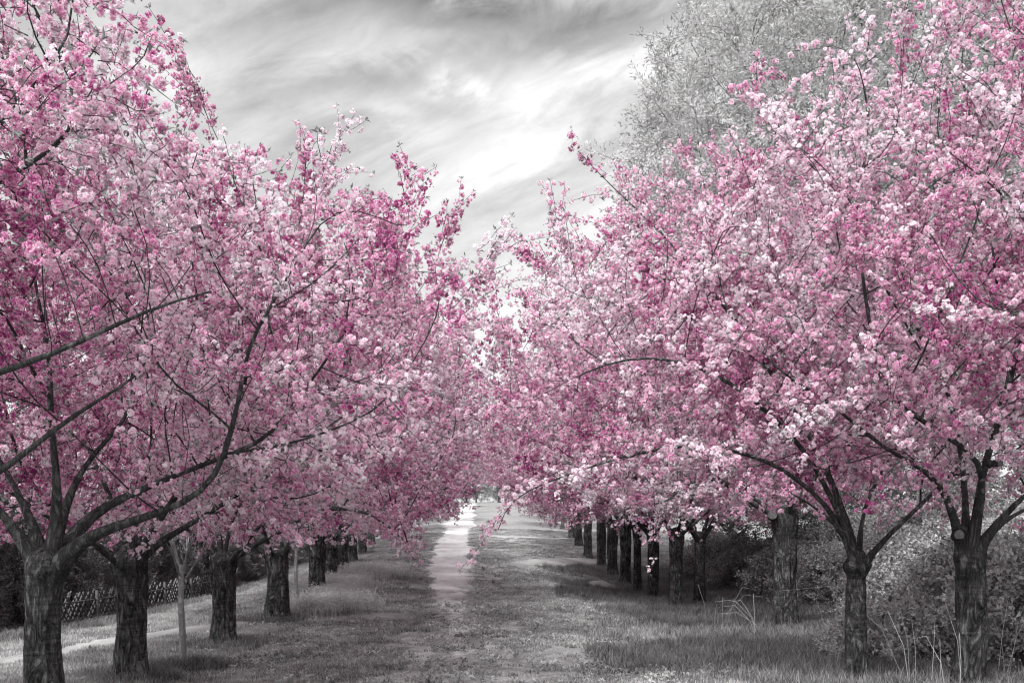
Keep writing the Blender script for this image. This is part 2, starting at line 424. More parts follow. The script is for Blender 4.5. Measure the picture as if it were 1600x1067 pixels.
def stick(P, a, b, r, mi):
    n, u, v = frame(b - a)
    cs = [(math.cos(t) * u + math.sin(t) * v) * r for t in (0, 2.1, 4.2)]
    for i in range(3):
        P.quad(a + cs[i], a + cs[(i + 1) % 3], b + cs[(i + 1) % 3] * .5, b + cs[i] * .5, mi, (.5,) * 4, .5)
def blossom_spray(L, nclus, nfl, leafy):
    P = Piece(); k = 4; pts = [np.zeros(3)]; d = np.array([0, 0, 1.])
    for i in range(k):
        d = unit(d + rng.normal(size=3) * .18); pts.append(pts[-1] + d * L / k)
    for i in range(k): stick(P, pts[i], pts[i + 1], .0035, 2)
    for i in range(nclus):
        t = (i + rng.random() * .6) / nclus * k; j = min(int(t), k - 1); base = pts[j] + (pts[j + 1] - pts[j]) * (t - j)
        az = rng.random() * 6.28; o = unit(np.array([math.cos(az), math.sin(az), rng.normal() * .4])); c = base + o * rng.uniform(.03, .065)
        for f in range(rng.integers(nfl, nfl + 4)):
            dd = unit(o * .5 + rng.normal(size=3)); q = c + dd * rng.uniform(.017, .037)
            flower(P, q, dd, rng.uniform(.016, .0225))
        if rng.random() < .6:
            dd = unit(o + rng.normal(size=3) * .8); bud(P, c + dd * .055, dd, .006)
        for f in range(rng.integers(0, 3 + leafy)):
            dd = unit(o + rng.normal(size=3) * .7 + np.array([0, 0, .5])); leaf(P, c, dd, rng.uniform(.04, .07), .020, 1)
    for f in range(2 + 2 * leafy):
        leaf(P, pts[-1], unit(rng.normal(size=3) * .6 + d), rng.uniform(.04, .065), .019, 1)
    return P
def leaf_spray(L, n, ll, lw, matl, side=.5, r=.004, flat=False, twig=True):
    P = Piece(); k = 4; pts = [np.zeros(3)]; d = np.array([0, 0, 1.])
    for i in range(k):
        d = unit(d + rng.normal(size=3) * .2); pts.append(pts[-1] + d * L / k)
    if twig:
        for i in range(k): stick(P, pts[i], pts[i + 1], r, 1)
    for i in range(n):
        t = i / n * k; j = min(int(t), k - 1); base = pts[j] + (pts[j + 1] - pts[j]) * (t - j)
        az = (math.pi * (i % 2) if flat else rng.random() * 6.28) + rng.normal() * .25
        o = unit(np.array([math.cos(az), math.sin(az), rng.uniform(.2, 1.3)]) + rng.normal(size=3) * .15)
        b2 = base + o * rng.uniform(0, side) * L * .5
        leaf(P, b2, o + rng.normal(size=3) * .3, ll * rng.uniform(.6, 1.25), lw * rng.uniform(.8, 1.2), 0)
    return P
def tuft(n, h, rad, lean=.5, w=.006, heads=False):
    P = Piece()
    for i in range(n):
        a = rng.random() * 6.28; r = rad * math.sqrt(rng.random()); c = np.array([math.cos(a) * r, math.sin(a) * r, -.01])
        hh = h * rng.uniform(.45, 1.15); b = rng.random() * 6.28; o = np.array([math.cos(b), math.sin(b), 0]) * hh * lean * rng.random()
        s = np.array([-math.sin(b), math.cos(b), 0]) * w; rr = rng.random()
        m = c + o * .35 + np.array([0, 0, hh * .6]); t = c + o + np.array([0, 0, hh])
        P.quad(c - s, c + s, m + s * .8, m - s * .8, 0, (0, 0, .5, .5), rr)
        P.quad(m - s * .8, m + s * .8, t + s * .12, t - s * .12, 0, (.5, .5, 1, 1), rr)
        if heads:
            for q in range(3):
                leaf(P, t + rng.normal(size=3) * .02, rng.normal(size=3) + np.array([0, 0, .6]), .022, .022, 1)
    return P
BM = [MAT['blossom'], MAT['leaf'], MAT['branch']]
PROTO = {
    'blossom': [blossom_spray(.34, 7, 5, 0).mesh('spray', BM), blossom_spray(.42, 8, 5, 1).mesh('spray', BM), blossom_spray(.28, 6, 6, 0).mesh('spray', BM),
                blossom_spray(.36, 6, 4, 2).mesh('spray', BM), blossom_spray(.50, 10, 5, 1).mesh('spray', BM), blossom_spray(.38, 5, 4, 1).mesh('spray', BM)],
    'willow': [leaf_spray(.75, 60, .12, .034, None, .5, .005).mesh('spray', [MAT['willow'], MAT['greytree']]) for _ in range(3)],
    'far': [leaf_spray(.8, 44, .15, .07, None, .6, .005).mesh('spray', [MAT['far'], MAT['greytree']]) for _ in range(3)],
    'bramble': [leaf_spray(.42, 26, .085, .05, None, .6, .004).mesh('spray', [MAT['bramble'], MAT['cane']]) for _ in range(4)],
    'thuja': [leaf_spray(.34, 60, .07, .018, None, .75, .004, True).mesh('spray', [MAT['thuja'], MAT['branch']]) for _ in range(3)],
    'grass': [tuft(42, .13, .13).mesh('tuft', [MAT['grass']]) for _ in range(3)],
    'tall': [tuft(34, .26, .12, .6, .005).mesh('tuft', [MAT['tallgrass']]) for _ in range(3)],
    'weed': [leaf_spray(.07, 16, .065, .032, None, 1.2, .002, twig=False).mesh('weed', [MAT['bramble']]) for _ in range(3)],
    'herb': [tuft(16, .34, .15, .5, .004, True).mesh('tuft', [MAT['grass'], MAT['flower']]) for _ in range(2)],
}
def scatter_group(key):
    g = bpy.data.node_groups.new('scatter_' + key, 'GeometryNodeTree')
    g.interface.new_socket('Geometry', in_out='INPUT', socket_type='NodeSocketGeometry')
    g.interface.new_socket('Geometry', in_out='OUTPUT', socket_type='NodeSocketGeometry')
    N, L = g.nodes, g.links
    gi, go = N.new('NodeGroupInput'), N.new('NodeGroupOutput')
    gti = N.new('GeometryNodeGeometryToInstance')
    for o in reversed(PROTO[key]):
        oi = N.new('GeometryNodeObjectInfo'); oi.inputs['Object'].default_value = o; oi.inputs['As Instance'].default_value = False
        L.new(oi.outputs['Geometry'], gti.inputs[0])
    iop = N.new('GeometryNodeInstanceOnPoints'); L.new(gi.outputs[0], iop.inputs['Points']); L.new(gti.outputs[0], iop.inputs['Instance'])
    iop.inputs['Pick Instance'].default_value = True
    def na(nm, dt):
        a = N.new('GeometryNodeInputNamedAttribute'); a.data_type = dt; a.inputs['Name'].default_value = nm; return a.outputs['Attribute']
    L.new(na('idx', 'INT'), iop.inputs['Instance Index']); L.new(na('scl', 'FLOAT_VECTOR'), iop.inputs['Scale'])
    e2r = N.new('FunctionNodeEulerToRotation'); L.new(na('rot', 'FLOAT_VECTOR'), e2r.inputs[0]); L.new(e2r.outputs[0], iop.inputs['Rotation'])
    L.new(iop.outputs[0], go.inputs[0]); return g
GROUPS = {k: scatter_group(k) for k in PROTO}
def scatter(name, key, P, D, S, parent=None, weights=None, **props):
    """points P, directions D, scales S -> one object that grows a piece on every point"""
    P = np.asarray(P, np.float32); n = len(P); D = np.asarray(D, float); D = D / (np.linalg.norm(D, axis=1)[:, None] + 1e-9)
    ref = rng.normal(size=(n, 3)); X = np.cross(D, ref); X /= np.linalg.norm(X, axis=1)[:, None] + 1e-9; Y = np.cross(D, X)
    # columns X Y D -> euler XYZ
    ry = np.arcsin(np.clip(-X[:, 2], -1, 1)); rx = np.arctan2(Y[:, 2], D[:, 2]); rz = np.arctan2(X[:, 1], X[:, 0])
    me = bpy.data.meshes.new(name); me.vertices.add(n); me.vertices.foreach_set('co', P.ravel())
    a = me.attributes.new('rot', 'FLOAT_VECTOR', 'POINT'); a.data.foreach_set('vector', np.stack([rx, ry, rz], -1).astype(np.float32).ravel())
    S = np.asarray(S, float)
    if S.ndim == 1: S = np.repeat(S[:, None], 3, 1)
    a = me.attributes.new('scl', 'FLOAT_VECTOR', 'POINT'); a.data.foreach_set('vector', S.astype(np.float32).ravel())
    k = len(PROTO[key]); idx = rng.choice(k, n, p=weights) if weights is not None else rng.integers(0, k, n)
    a = me.attributes.new('idx', 'INT', 'POINT'); a.data.foreach_set('value', idx.astype(np.int32))
    for m in PROTO[key][0].data.materials: me.materials.append(m)
    if parent is not None: props['kind'] = 'stuff'
    o = obj(name, me, None, parent, **props)
    md = o.modifiers.new('scatter', 'NODES'); md.node_group = GROUPS[key]
    return o

# ------------------------------------------------------------------ trees
def grow(seeds, attr, step=.22, kill=.36, infl=2.2, iters=90, inertia=.35, R=None):
    """space colonisation; seeds = list of polylines (first point = fork)"""
    R = R or np.random.default_rng(1)
    pos = []; par = []; limb = []; dirs = []
    for li, pl in enumerate(seeds):
        pl = np.asarray(pl, float); s = np.r_[0, np.cumsum(np.linalg.norm(np.diff(pl, axis=0), axis=1))]
        n = max(3, int(s[-1] / step) + 1); q = np.linspace(0, s[-1], n)
        pp = np.stack([np.interp(q, s, pl[:, k]) for k in range(3)], -1)
        if n > 4:
            for _ in range(2): pp[1:-1] = (pp[:-2] + 2 * pp[1:-1] + pp[2:]) / 4
        for i, p in enumerate(pp):
            par.append(-1 if i == 0 else len(pos) - 1); pos.append(p); limb.append(li)
            dirs.append(unit(p - pp[i - 1]) if i else np.array([0, 0, 1.]))
    N = len(pos); cap = 9000
    Pn = np.zeros((cap, 3)); Pn[:N] = pos; Dn = np.zeros((cap, 3)); Dn[:N] = dirs
    A = np.asarray(attr, float); alive = np.ones(len(A), bool)
    # nearest node of every attractor (limb starts do not branch)
    near = np.full(len(A), -1); nd = np.full(len(A), 1e9)
    start = np.array([p == -1 for p in par])
    def upd(i0, i1):
        if i1 <= i0: return
        dd = np.linalg.norm(A[:, None, :] - Pn[None, i0:i1, :], axis=2)
        if i0 == 0: dd[:, start[:i1]] = 1e9
        k = dd.argmin(1); d = dd[np.arange(len(A)), k]; b = d < nd
        nd[b] = d[b]; near[b] = k[b] + i0
    upd(0, N); alive &= nd > kill
    nkids = {}
    for it in range(iters):
        act = alive & (nd < (infl if it > 12 else 6))
        if not act.any(): break
        acc = {}
        ids = near[act]; v = A[act] - Pn[ids]; v /= np.linalg.norm(v, axis=1)[:, None] + 1e-9
        un, inv = np.unique(ids, return_inverse=True); sm = np.zeros((len(un), 3)); np.add.at(sm, inv, v)
        n0 = N
        for u, s in zip(un, sm):
            if nkids.get(u, 0) >= 3 or N >= cap: continue
            d = unit(unit(s) + Dn[u] * inertia + R.normal(size=3) * .22)
            Pn[N] = Pn[u] + d * step; Dn[N] = d; par.append(int(u)); limb.append(limb[u]); nkids[u] = nkids.get(u, 0) + 1; N += 1
        if N == n0: break
        upd(n0, N); alive &= nd > kill
    return Pn[:N].copy(), np.array(par), np.array(limb), Dn[:N].copy()
def radii(par, tip, ex, base_mult=1.0):
    n = len(par); acc = np.zeros(n); kids = np.zeros(n, int)
    r = np.zeros(n)
    for i in range(n - 1, -1, -1):
        r[i] = max(acc[i], tip ** ex) ** (1 / ex) if kids[i] else tip
        if par[i] >= 0: acc[par[i]] += r[i] ** ex * 1.004; kids[par[i]] += 1
    return r, kids
def limb_meshes(P, par, limb, r, parent, mat, rmax, name='limb'):
    n = len(P); ch = [[] for _ in range(n)]
    for i, p in enumerate(par):
        if p >= 0: ch[p].append(i)
    T = {}
    stack = [(i, None) for i in range(n) if par[i] < 0]
    while stack:
        s, pr = stack.pop(); chain = [] if pr is None else [pr]; c = s
        while True:
            chain.append(c)
            if not ch[c]: break
            k = max(ch[c], key=lambda q: r[q])
            for q in ch[c]:
                if q != k: stack.append((q, c))
            c = k
        pts = P[chain].copy(); rr = np.minimum(r[chain], rmax)
        if pr is None: rr = rr * (1 + 1.0 * np.exp(-np.arange(len(rr)) / 1.6))
        if pr is not None: rr[0] = min(rr[0], rr[1] * 1.25)
        if len(chain) > 3:
            for _ in range(2): pts[1:-1] = (pts[:-2] + 2 * pts[1:-1] + pts[2:]) / 4
        mx = rr.max(); sides = 10 if mx > .04 else 6 if mx > .015 else 4 if mx > .008 else 3
        T.setdefault(int(limb[s]), Tubes()).add(pts, rr, sides)
    return [obj(name, T[k].mesh(name), mat, parent) for k in sorted(T)]
def make_trunk(parent, h, d, top=(0, 0), mat=None, seed=0, sides=56, rings=80, flare=1.5, burl=None, knob=1.12, sink=.12):
    V = []; zs = np.linspace(-sink, h, rings); bx, by = math.sin(seed * 2.3) * .035, math.cos(seed * 1.7) * .03
    for z in zs:
        t = max(0, z) / h
        r = d / 2 * (.93 + (flare - 1) * math.exp(-max(z, 0) / .18) + (knob - 1) * math.exp(-((t - .96) / .12) ** 2) + .05 * math.sin(z * 3.1 + seed))
        if burl: r *= 1 + burl[1] * math.exp(-((z - burl[0]) / .07) ** 2) - .12 * math.exp(-((z - burl[0] + .16) / .05) ** 2)
        if t > .86: r *= math.sqrt(max(.05, 1 - .72 * ((t - .86) / .14) ** 2.2))
        cx = top[0] * t ** 1.3 + bx * math.sin(t * math.pi); cyy = top[1] * t ** 1.3 + by * math.sin(t * math.pi)
        lum = .6 + 1.2 * math.exp(-((t - 1) / .18) ** 2)
        for k in range(sides):
            a = k / sides * 2 * math.pi; c, s = math.cos(a), math.sin(a)
            n = mnoise.noise((c * 1.5 + seed * 9.1, s * 1.5, z * 1.6)) * .15 * lum + mnoise.noise((c * 5 + seed, s * 5, z * 2.2)) * .09
            rid = abs(mnoise.noise((c * 4.5 + seed * 3, s * 4.5, z * 1.1 + 5)))
            n -= max(0, .16 - rid) * .75
            rid = abs(mnoise.noise((c * 10 + seed, s * 10, z * 3.1 + 9)))
            n -= max(0, .14 - rid) * .30
            n += mnoise.noise((c * 16, s * 16 + seed, z * 14)) * .025 + mnoise.noise((c * 3, s * 3 + seed, z * 30)) * .010
            n += .20 * math.exp(-max(z, 0) / .13) * (math.cos(a * 5 + seed) + .5 * math.cos(a * 3 + seed * 2))
            n += .10 * max(0, mnoise.noise((c * 2.2 + seed * 5, s * 2.2, z * 3.4))) ** .8
            rr = r * (1 + n); V.append((cx + c * rr, cyy + s * rr, z))
    V.append((top[0], top[1], h + d * .04)); ti = len(V) - 1
    Fq = []
    for i in range(rings - 1):
        for k in range(sides):
            k2 = (k + 1) % sides; Fq.append((i * sides + k, i * sides + k2, (i + 1) * sides + k2, (i + 1) * sides + k))
    b = (rings - 1) * sides
    Fq += [(b + k, b + (k + 1) % sides, ti) for k in range(sides)]
    return obj('trunk', mesh_np('trunk', V, Fq), mat or MAT['bark'], parent)
def crown_points(n, R, prof, z0, z1, off=(0, 0), sq=.72, shell=.55, seed=0, droop=.35):
    """attractors in a crown: prof maps height fraction to radius; sq squashes along the row"""
    out = []
    while len(out) < n:
        t = R.random(n * 2); a = R.random(n * 2) * 6.283; q = R.random(n * 2) ** shell * 1.0
        rad = np.interp(t, [p[0] for p in prof], [p[1] for p in prof])
        keep = R.random(n * 2) < (rad / rad.max()) ** 2
        lump = .80 + .45 * fbm(np.cos(a) * 1.3 + 5 + seed * 3.7, np.sin(a) * 1.3 + t * 2.1, seed, 3)
        x = np.cos(a) * q * rad * lump; y = np.sin(a) * q * rad * sq * lump
        z = z0 + (z1 - z0) * t - droop * (q ** 3) * np.clip(1 - t / .4, 0, 1)
        pts = np.stack([x + off[0], y + off[1], z], -1)[keep]
        out = pts if len(out) == 0 else np.concatenate([out, pts])
    return out[:n]
PROF = [(0, .62), (.12, .88), (.35, 1.0), (.6, .97), (.8, .78), (.93, .48), (1, .2)]
def cherry(loc, label, h, d, seeds=None, cw=4.0, z0=1.9, z1=7.0, off=(0, 0), nattr=1500, seed=0, top=(0, 0), burl=None, rz=0,
           dens=1.0, flare=1.35, sq=.75, shoots=22, clip=None, nlimb=6, prof=PROF, group='pink blossoming cherry trees lining the path', side=1, lr=.064, droop=.3, lf=.034):
    R = np.random.default_rng(100 + seed)
    root = empty('cherry_tree', loc, label, 'cherry tree', group, rz)
    make_trunk(root, h, d, top, seed=seed, burl=burl, flare=flare)
    ntr = len(seeds) if seeds is not None else 0
    fork = np.array([top[0], top[1], h - .22])
    if seeds is None: seeds = []
    else:
        seeds = [np.array(s, float) - np.array(loc) for s in seeds]
        seeds = [np.concatenate([[fork * .6 + np.array([s[0][0], s[0][1], h - .22]) * .4], s]) for s in seeds]
    na = max(0, nlimb - len(seeds))
    for k in range(na):
        a = (k + R.random() * .6) / max(1, na) * 6.283 + seed; L = R.uniform(1.1, 1.7); el = R.uniform(.5, 1.15)
        p = [fork + np.array([math.cos(a), math.sin(a), 0]) * d * .22]
        for s in range(5):
            el2 = el + .10 * s * R.uniform(-1, 1.2); a += R.normal() * .10
            p.append(p[-1] + np.array([math.cos(a) * math.cos(el2), math.sin(a) * math.cos(el2), math.sin(el2)]) * L / 5)
        seeds.append(np.array(p))
    A = crown_points(nattr, R, [(t, r * cw) for t, r in prof], z0, z1, off, sq, .5, seed, droop)
    if clip is not None: A = A[clip(A + np.array(loc))]
    P, par, limb, D = grow(seeds, A, R=R)
    nseed = sum(max(3, int(np.linalg.norm(np.diff(np.asarray(q, float), axis=0), axis=1).sum() / .22) + 1) for q in seeds)
    # upright shoots that break the skyline
    par = list(par); limb = list(limb); P = list(P); D = list(D)
    kid = np.bincount([p for p in par if p >= 0], minlength=len(par))
    tips = [i for i in range(len(P)) if kid[i] == 0]
    tips.sort(key=lambda i: -(P[i][2] + .25 * math.hypot(P[i][0] - off[0], P[i][1] - off[1])))
    cand = tips[:max(shoots * 5, 1)]
    shootn = set()
    for i in R.permutation(len(cand))[:shoots]:
        c = cand[i]; d0 = unit(D[c] * .6 + np.array([R.normal() * .35, R.normal() * .3, 1.0])); nn = R.integers(2, 6)
        for q in range(nn):
            d0 = unit(d0 + R.normal(size=3) * .10); P.append(P[c] + d0 * .2); D.append(d0); par.append(c); limb.append(limb[c]); c = len(P) - 1; shootn.add(c)
    P = np.array(P); D = np.array(D); par = np.array(par); limb = np.array(limb)
    r, kids = radii(par, .0042, 2.15)
    rs = r.copy()
    if ntr:
        for li in range(ntr):
            ids = np.where((np.arange(len(P)) < nseed) & (limb == li))[0]
            r[ids] = np.maximum(r[ids], lf * (1 - .88 * np.linspace(0, 1, len(ids)) ** .8))
            rs[ids[:int(len(ids) * .6)]] = np.maximum(rs[ids[:int(len(ids) * .6)]], .03)
    limb_meshes(P, par, limb, r, root, MAT['branch'], lr)
    # blossom
    thin = np.where(rs < .0135)[0]; midl = np.where((rs >= .0135) & (rs < .024))[0]
    sel = []
    for i in thin:
        c = 2.7 * dens if i in shootn else 1.3 * dens
        k = int(c) + (R.random() < c - int(c)); sel += [i] * k
    for i in midl:
        if R.random() < .35 * dens: sel.append(i)
    sel = np.array(sel); n = len(sel)
    outw = P[sel] - np.array([off[0], off[1], (z0 + z1) * .45]); outw /= np.linalg.norm(outw, axis=1)[:, None] + 1e-9
    isS = np.array([i in shootn for i in sel]); tipm = kids[sel] == 0
    Dd = D[sel] * np.where(isS, 1.6, .6)[:, None] + outw * .45 + R.normal(size=(n, 3)) * np.where(isS | tipm, .42, .62)[:, None]
    S = R.uniform(.85, 1.22, n) * np.where(isS, .92, 1.0)
    keep = np.ones(n, bool)
    if clip is not None: keep = clip(P[sel] + np.array(loc))
    scatter('blossom', 'blossom', (P[sel] + R.normal(size=(n, 3)) * .05)[keep], Dd[keep], S[keep], root)
    return root
def copy_tree(src, loc, label, rz, scale):
    r = src.copy(); COL.objects.link(r); r.location = loc; r.rotation_euler = (0, 0, rz); r.scale = scale; r['label'] = label
    for ch in src.children:
        c = ch.copy(); COL.objects.link(c); c.parent = r
        for g in ch.children:
            e = g.copy(); COL.objects.link(e); e.parent = c
    return r
def PX(px, py, d): return ((px - 800) * d / F, d, EYE - (py - HOR) * d / F)
def at(px, d):
    x = (px - 800) * d / F; return (x, d, hz(x, d))

# --- near trees, limbs traced from the photograph
T0 = cherry((-5.3, 6.2, 0), 'cherry tree at the left edge, trunk out of the picture, its pale bough reaching in', 1.6, .4,
    [[(-5.3, 6.2, 1.5), PX(-130, 800, 6.5), PX(0, 753, 6.8), PX(44, 700, 7.0), PX(88, 666, 7.2), PX(131, 635, 7.4), PX(193, 604, 7.6), PX(250, 565, 7.9)],
     [(-5.3, 6.2, 1.55), PX(-200, 650, 6.2), PX(0, 577, 6.1), PX(60, 572, 6.1), PX(110, 545, 6.2), PX(170, 512, 6.3), PX(215, 490, 6.4), PX(250, 466, 6.5), PX(330, 455, 6.6)],
     [(-5.3, 6.2, 1.55), PX(-250, 450, 6.0), PX(-60, 260, 5.9), PX(60, 130, 5.8), PX(120, 60, 5.8)],
     [(-5.3, 6.2, 1.55), PX(-250, 400, 6.6), PX(-20, 300, 6.8), PX(120, 210, 6.6)]],
    cw=3.7, z0=2.6, z1=6.4, nattr=1900, seed=1, dens=1.0, shoots=14,
    clip=lambda A: ((A[:, 0] / A[:, 1] * F + 800) < 235) & (A[:, 1] > 4.6) & (HOR - (A[:, 2] - EYE) / A[:, 1] * F < 420), lr=.06, lf=.055)
t1b = at(75, 9.0)
T1 = cherry(t1b, 'thick nearest cherry tree of the left row, long curved bare boughs low over the grass', 1.62, .345,
    [[PX(84, 868, 9), PX(90, 800, 8.95), PX(94, 755, 8.9), PX(95, 738, 8.9), PX(80, 690, 8.85), PX(72, 650, 8.9), PX(80, 580, 8.9)],
     [PX(96, 862, 8.95), PX(130, 835, 8.8), PX(200, 816, 8.6), PX(258, 800, 8.5), PX(300, 785, 8.4), PX(345, 762, 8.35), PX(362, 740, 8.35), PX(352, 705, 8.3), PX(350, 670, 8.3), PX(374, 630, 8.3)],
     [PX(92, 860, 9.1), PX(130, 802, 9.3), PX(200, 772, 9.6), PX(260, 750, 9.8), PX(320, 722, 10.), PX(380, 706, 10.1), PX(430, 680, 10.2)],
     [PX(56, 866, 9.), PX(30, 830, 8.9), PX(0, 795, 8.8), PX(-50, 740, 8.7)],
     [PX(66, 860, 9.1), PX(48, 800, 9.2), PX(20, 755, 9.3), PX(-10, 700, 9.4)],
     [PX(80, 862, 9.15), PX(110, 760, 9.6), PX(150, 690, 9.8), PX(200, 660, 10)]],
    cw=3.5, z0=2.35, z1=5.45, off=(.2, .2), nattr=1900, seed=2, dens=.95, shoots=22, flare=1.25, lf=.064, lr=.076,
    clip=lambda A: (A[:, 1] > 8.75) | (HOR - (A[:, 2] - EYE) / A[:, 1] * F < 600) | (A[:, 0] / A[:, 1] * F + 800 > 420) | (np.modf(A[:, 0] * 977.3 + A[:, 2] * 331.7)[0] ** 2 < .06))
t2b = at(203, 12.0)
T2 = cherry(t2b, 'stout fissured cherry tree, second of the left row, just left of the slim pale sapling', 1.6, .40,
    [[PX(190, 866, 12), PX(160, 852, 11.9), PX(128, 840, 11.8), PX(60, 800, 11.6)],
     [PX(215, 864, 12), PX(236, 832, 11.9), PX(262, 790, 11.8), PX(300, 740, 11.7), PX(350, 690, 11.6)],
     [PX(205, 862, 12.1), PX(212, 800, 12.2), PX(230, 740, 12.3)],
     [PX(198, 862, 12.1), PX(185, 800, 12.4), PX(150, 730, 12.7)],
     [PX(212, 866, 11.9), PX(260, 840, 12.3), PX(330, 800, 12.8), PX(420, 740, 13.2), PX(490, 700, 13.4)]],
    cw=3.8, z0=1.95, z1=6.2, off=(.4, 0), nattr=1700, seed=3, shoots=30, lf=.05)
t3b = at(348, 16.0)
T3 = cherry(t3b, 'ring-barked cherry tree with a flared foot, standing just right of the slim pale sapling', 1.55, .39,
    [[PX(335, 868, 16), PX(300, 830, 15.8), PX(262, 800, 15.6)],
     [PX(350, 864, 16), PX(362, 800, 16), PX(392, 760, 16)],
     [PX(345, 864, 16), PX(340, 800, 16.2), PX(320, 740, 16.3)],
     [PX(358, 868, 16), PX(400, 850, 16.2), PX(440, 830, 16.4), PX(500, 790, 16.5), PX(570, 795, 16.4), PX(615, 825, 16), PX(640, 856, 15.8)]],
    cw=3.9, z0=1.95, z1=6.8, off=(.4, 0), nattr=1900, seed=4, shoots=34, flare=1.6)
R0 = cherry((6.6, 7.4, hz(6.6, 7.4)), 'cherry tree at the far right edge, only its outer blossoming boughs hanging into the picture', 1.9, .36, None,
    cw=3.5, z0=3.0, z1=6.8, nattr=1000, seed=5, dens=.8, shoots=10,
    clip=lambda A: ((A[:, 0] / A[:, 1] * F + 800) > 1400) & (A[:, 1] > 5.2))
r1b = at(1512, 11.0)
R1 = cherry(r1b, 'cherry tree with split bark and two sawn stubs, nearest trunk of the right row', 1.72, .33,
    [[PX(1500, 845, 11), PX(1490, 800, 10.9), PX(1480, 760, 10.8), PX(1452, 732, 10.7), PX(1428, 722, 10.6), PX(1388, 712, 10.5), PX(1348, 672, 10.4), PX(1310, 640, 10.3)],
     [PX(1520, 845, 10.9), PX(1530, 790, 10.8), PX(1544, 744, 10.7), PX(1550, 718, 10.6), PX(1492, 692, 10.5), PX(1440, 655, 10.4), PX(1404, 640, 10.3), PX(1370, 590, 10.2)],
     [PX(1522, 845, 11.1), PX(1528, 760, 11.1), PX(1552, 680, 11.), PX(1570, 630, 11), PX(1590, 540, 11)],
     [PX(1508, 843, 11.1), PX(1510, 770, 11.3), PX(1500, 690, 11.5), PX(1480, 600, 11.6)],
     [PX(1530, 850, 11), PX(1555, 812, 10.9), PX(1600, 772, 10.7), PX(1680, 710, 10.5)],
     [PX(1528, 848, 11.2), PX(1575, 805, 11.5), PX(1640, 780, 11.8)]],
    cw=3.6, z0=2.6, z1=7.3, off=(.2, 0), nattr=1800, seed=6, dens=.95, shoots=24, lf=.05)
r2b = at(1340, 11.5)
R2 = cherry(r2b, 'slender dark cherry tree with a swollen burl ring below its four thin spreading boughs', 1.6, .25,
    [[PX(1336, 862, 11.5), PX(1318, 825, 11.4), PX(1298, 806, 11.3), PX(1268, 788, 11.2), PX(1220, 760, 11)],
     [PX(1338, 858, 11.5), PX(1328, 825, 11.5), PX(1316, 805, 11.5), PX(1292, 760, 11.5), PX(1290, 700, 11.4)],
     [PX(1342, 858, 11.6), PX(1343, 800, 11.7), PX(1360, 752, 11.8), PX(1392, 722, 11.9)],
     [PX(1350, 866, 11.5), PX(1380, 840, 11.5), PX(1420, 808, 11.5), PX(1464, 766, 11.5)],
     [PX(1334, 856, 11.4), PX(1290, 780, 11.3), PX(1200, 715, 11.1), PX(1080, 690, 10.9), PX(950, 718, 10.6), PX(860, 752, 10.4), PX(800, 772, 10.2), PX(772, 790, 10.1), PX(778, 828, 10.1)],
     [PX(1338, 856, 11.4), PX(1260, 700, 11.0), PX(1140, 590, 10.7), PX(1020, 550, 10.5), PX(930, 570, 10.4), PX(860, 610, 10.3)],
     [PX(1340, 856, 11.6), PX(1270, 680, 11.8), PX(1150, 500, 12.), PX(1040, 370, 12.2), PX(960, 295, 12.3), PX(925, 262, 12.4), PX(903, 236, 12.4)]],
    cw=3.6, z0=2.4, z1=5.7, off=(-.5, .2), nattr=1500, seed=7, dens=1.0, shoots=26, burl=(1.42, .32), flare=1.2)
r3b = at(1228, 18.9)
R3 = cherry(r3b, 'tall straight-trunked cherry tree with one low bough to the left, third of the right row', 2.45, .46,
    [[PX(1212, 812, 18.9), PX(1195, 802, 18.9), PX(1176, 788, 18.8), PX(1152, 766, 18.7), PX(1110, 740, 18.5), PX(1060, 762, 18.2), PX(1028, 800, 17.8), PX(1018, 860, 17.6)],
     [PX(1234, 795, 18.9), PX(1242, 765, 18.9), PX(1252, 735, 18.9)]],
    cw=4.3, z0=2.5, z1=8.8, off=(-.6, 0), nattr=2300, seed=8, shoots=30, nlimb=7, droop=.4)
# the low bough of blossom hanging over the path
# --- four more kinds, copied along the rows
VAR = []
left = [(433, 20, 1.45, .47), (495, 24.3, 1.7, .44), (517, 28.5, 1.7, .40), (536, 33, 1.8, .42), (552, 38, 1.8, .38), (566, 44, 1.8, .4), (580, 51, 1.8, .4),
        (598, 60, 1.8, .4), (616, 70, 1.8, .4), (634, 82, 1.8, .4), (652, 96, 1.8, .42), (664, 112, 1.8, .4)]
right = [(1058, 25.0, 2.1, .36), (1093, 26.2, 2.0, .30), (1020, 28.2, 2.1, .33), (996, 31, 2.2, .27), (976, 34, 2.2, .40), (958, 37.2, 2.2, .42), (940, 40.5, 2.2, .40),
         (919, 45, 2.2, .38), (905, 50.5, 2.1, .4), (893, 57, 2.1, .4), (881, 66, 2.1, .4), (872, 76, 2.1, .4), (866, 88, 2.1, .42), (858, 101, 2.1, .4), (780, 124, 2.1, .4), (728, 126, 2.1, .4), (690, 122, 2.1, .4)]
LL = ['cherry tree whose trunk widens toward its foot, just left of the very thin pale stem',
      'left-row cherry tree rising behind the pale wildflowers',
      'left-row cherry trunk first beyond the pale wildflowers',
      'dark left-row cherry trunk second beyond the pale wildflowers',
      'left-row cherry tree third beyond the pale wildflowers, before the hedge end',
      'left-row cherry tree with the shaded trunk at the hedge end',
      'left-row cherry tree opposite the thin side path',
      'left-row cherry tree a little above the thin side path',
      'left-row cherry tree on the rising grass, fourth from the far end',
      'left-row cherry tree on the rising grass, third from the far end',
      'left-row cherry tree near the crest, second from the far end',
      'farthest cherry tree of the left row, at the crest']
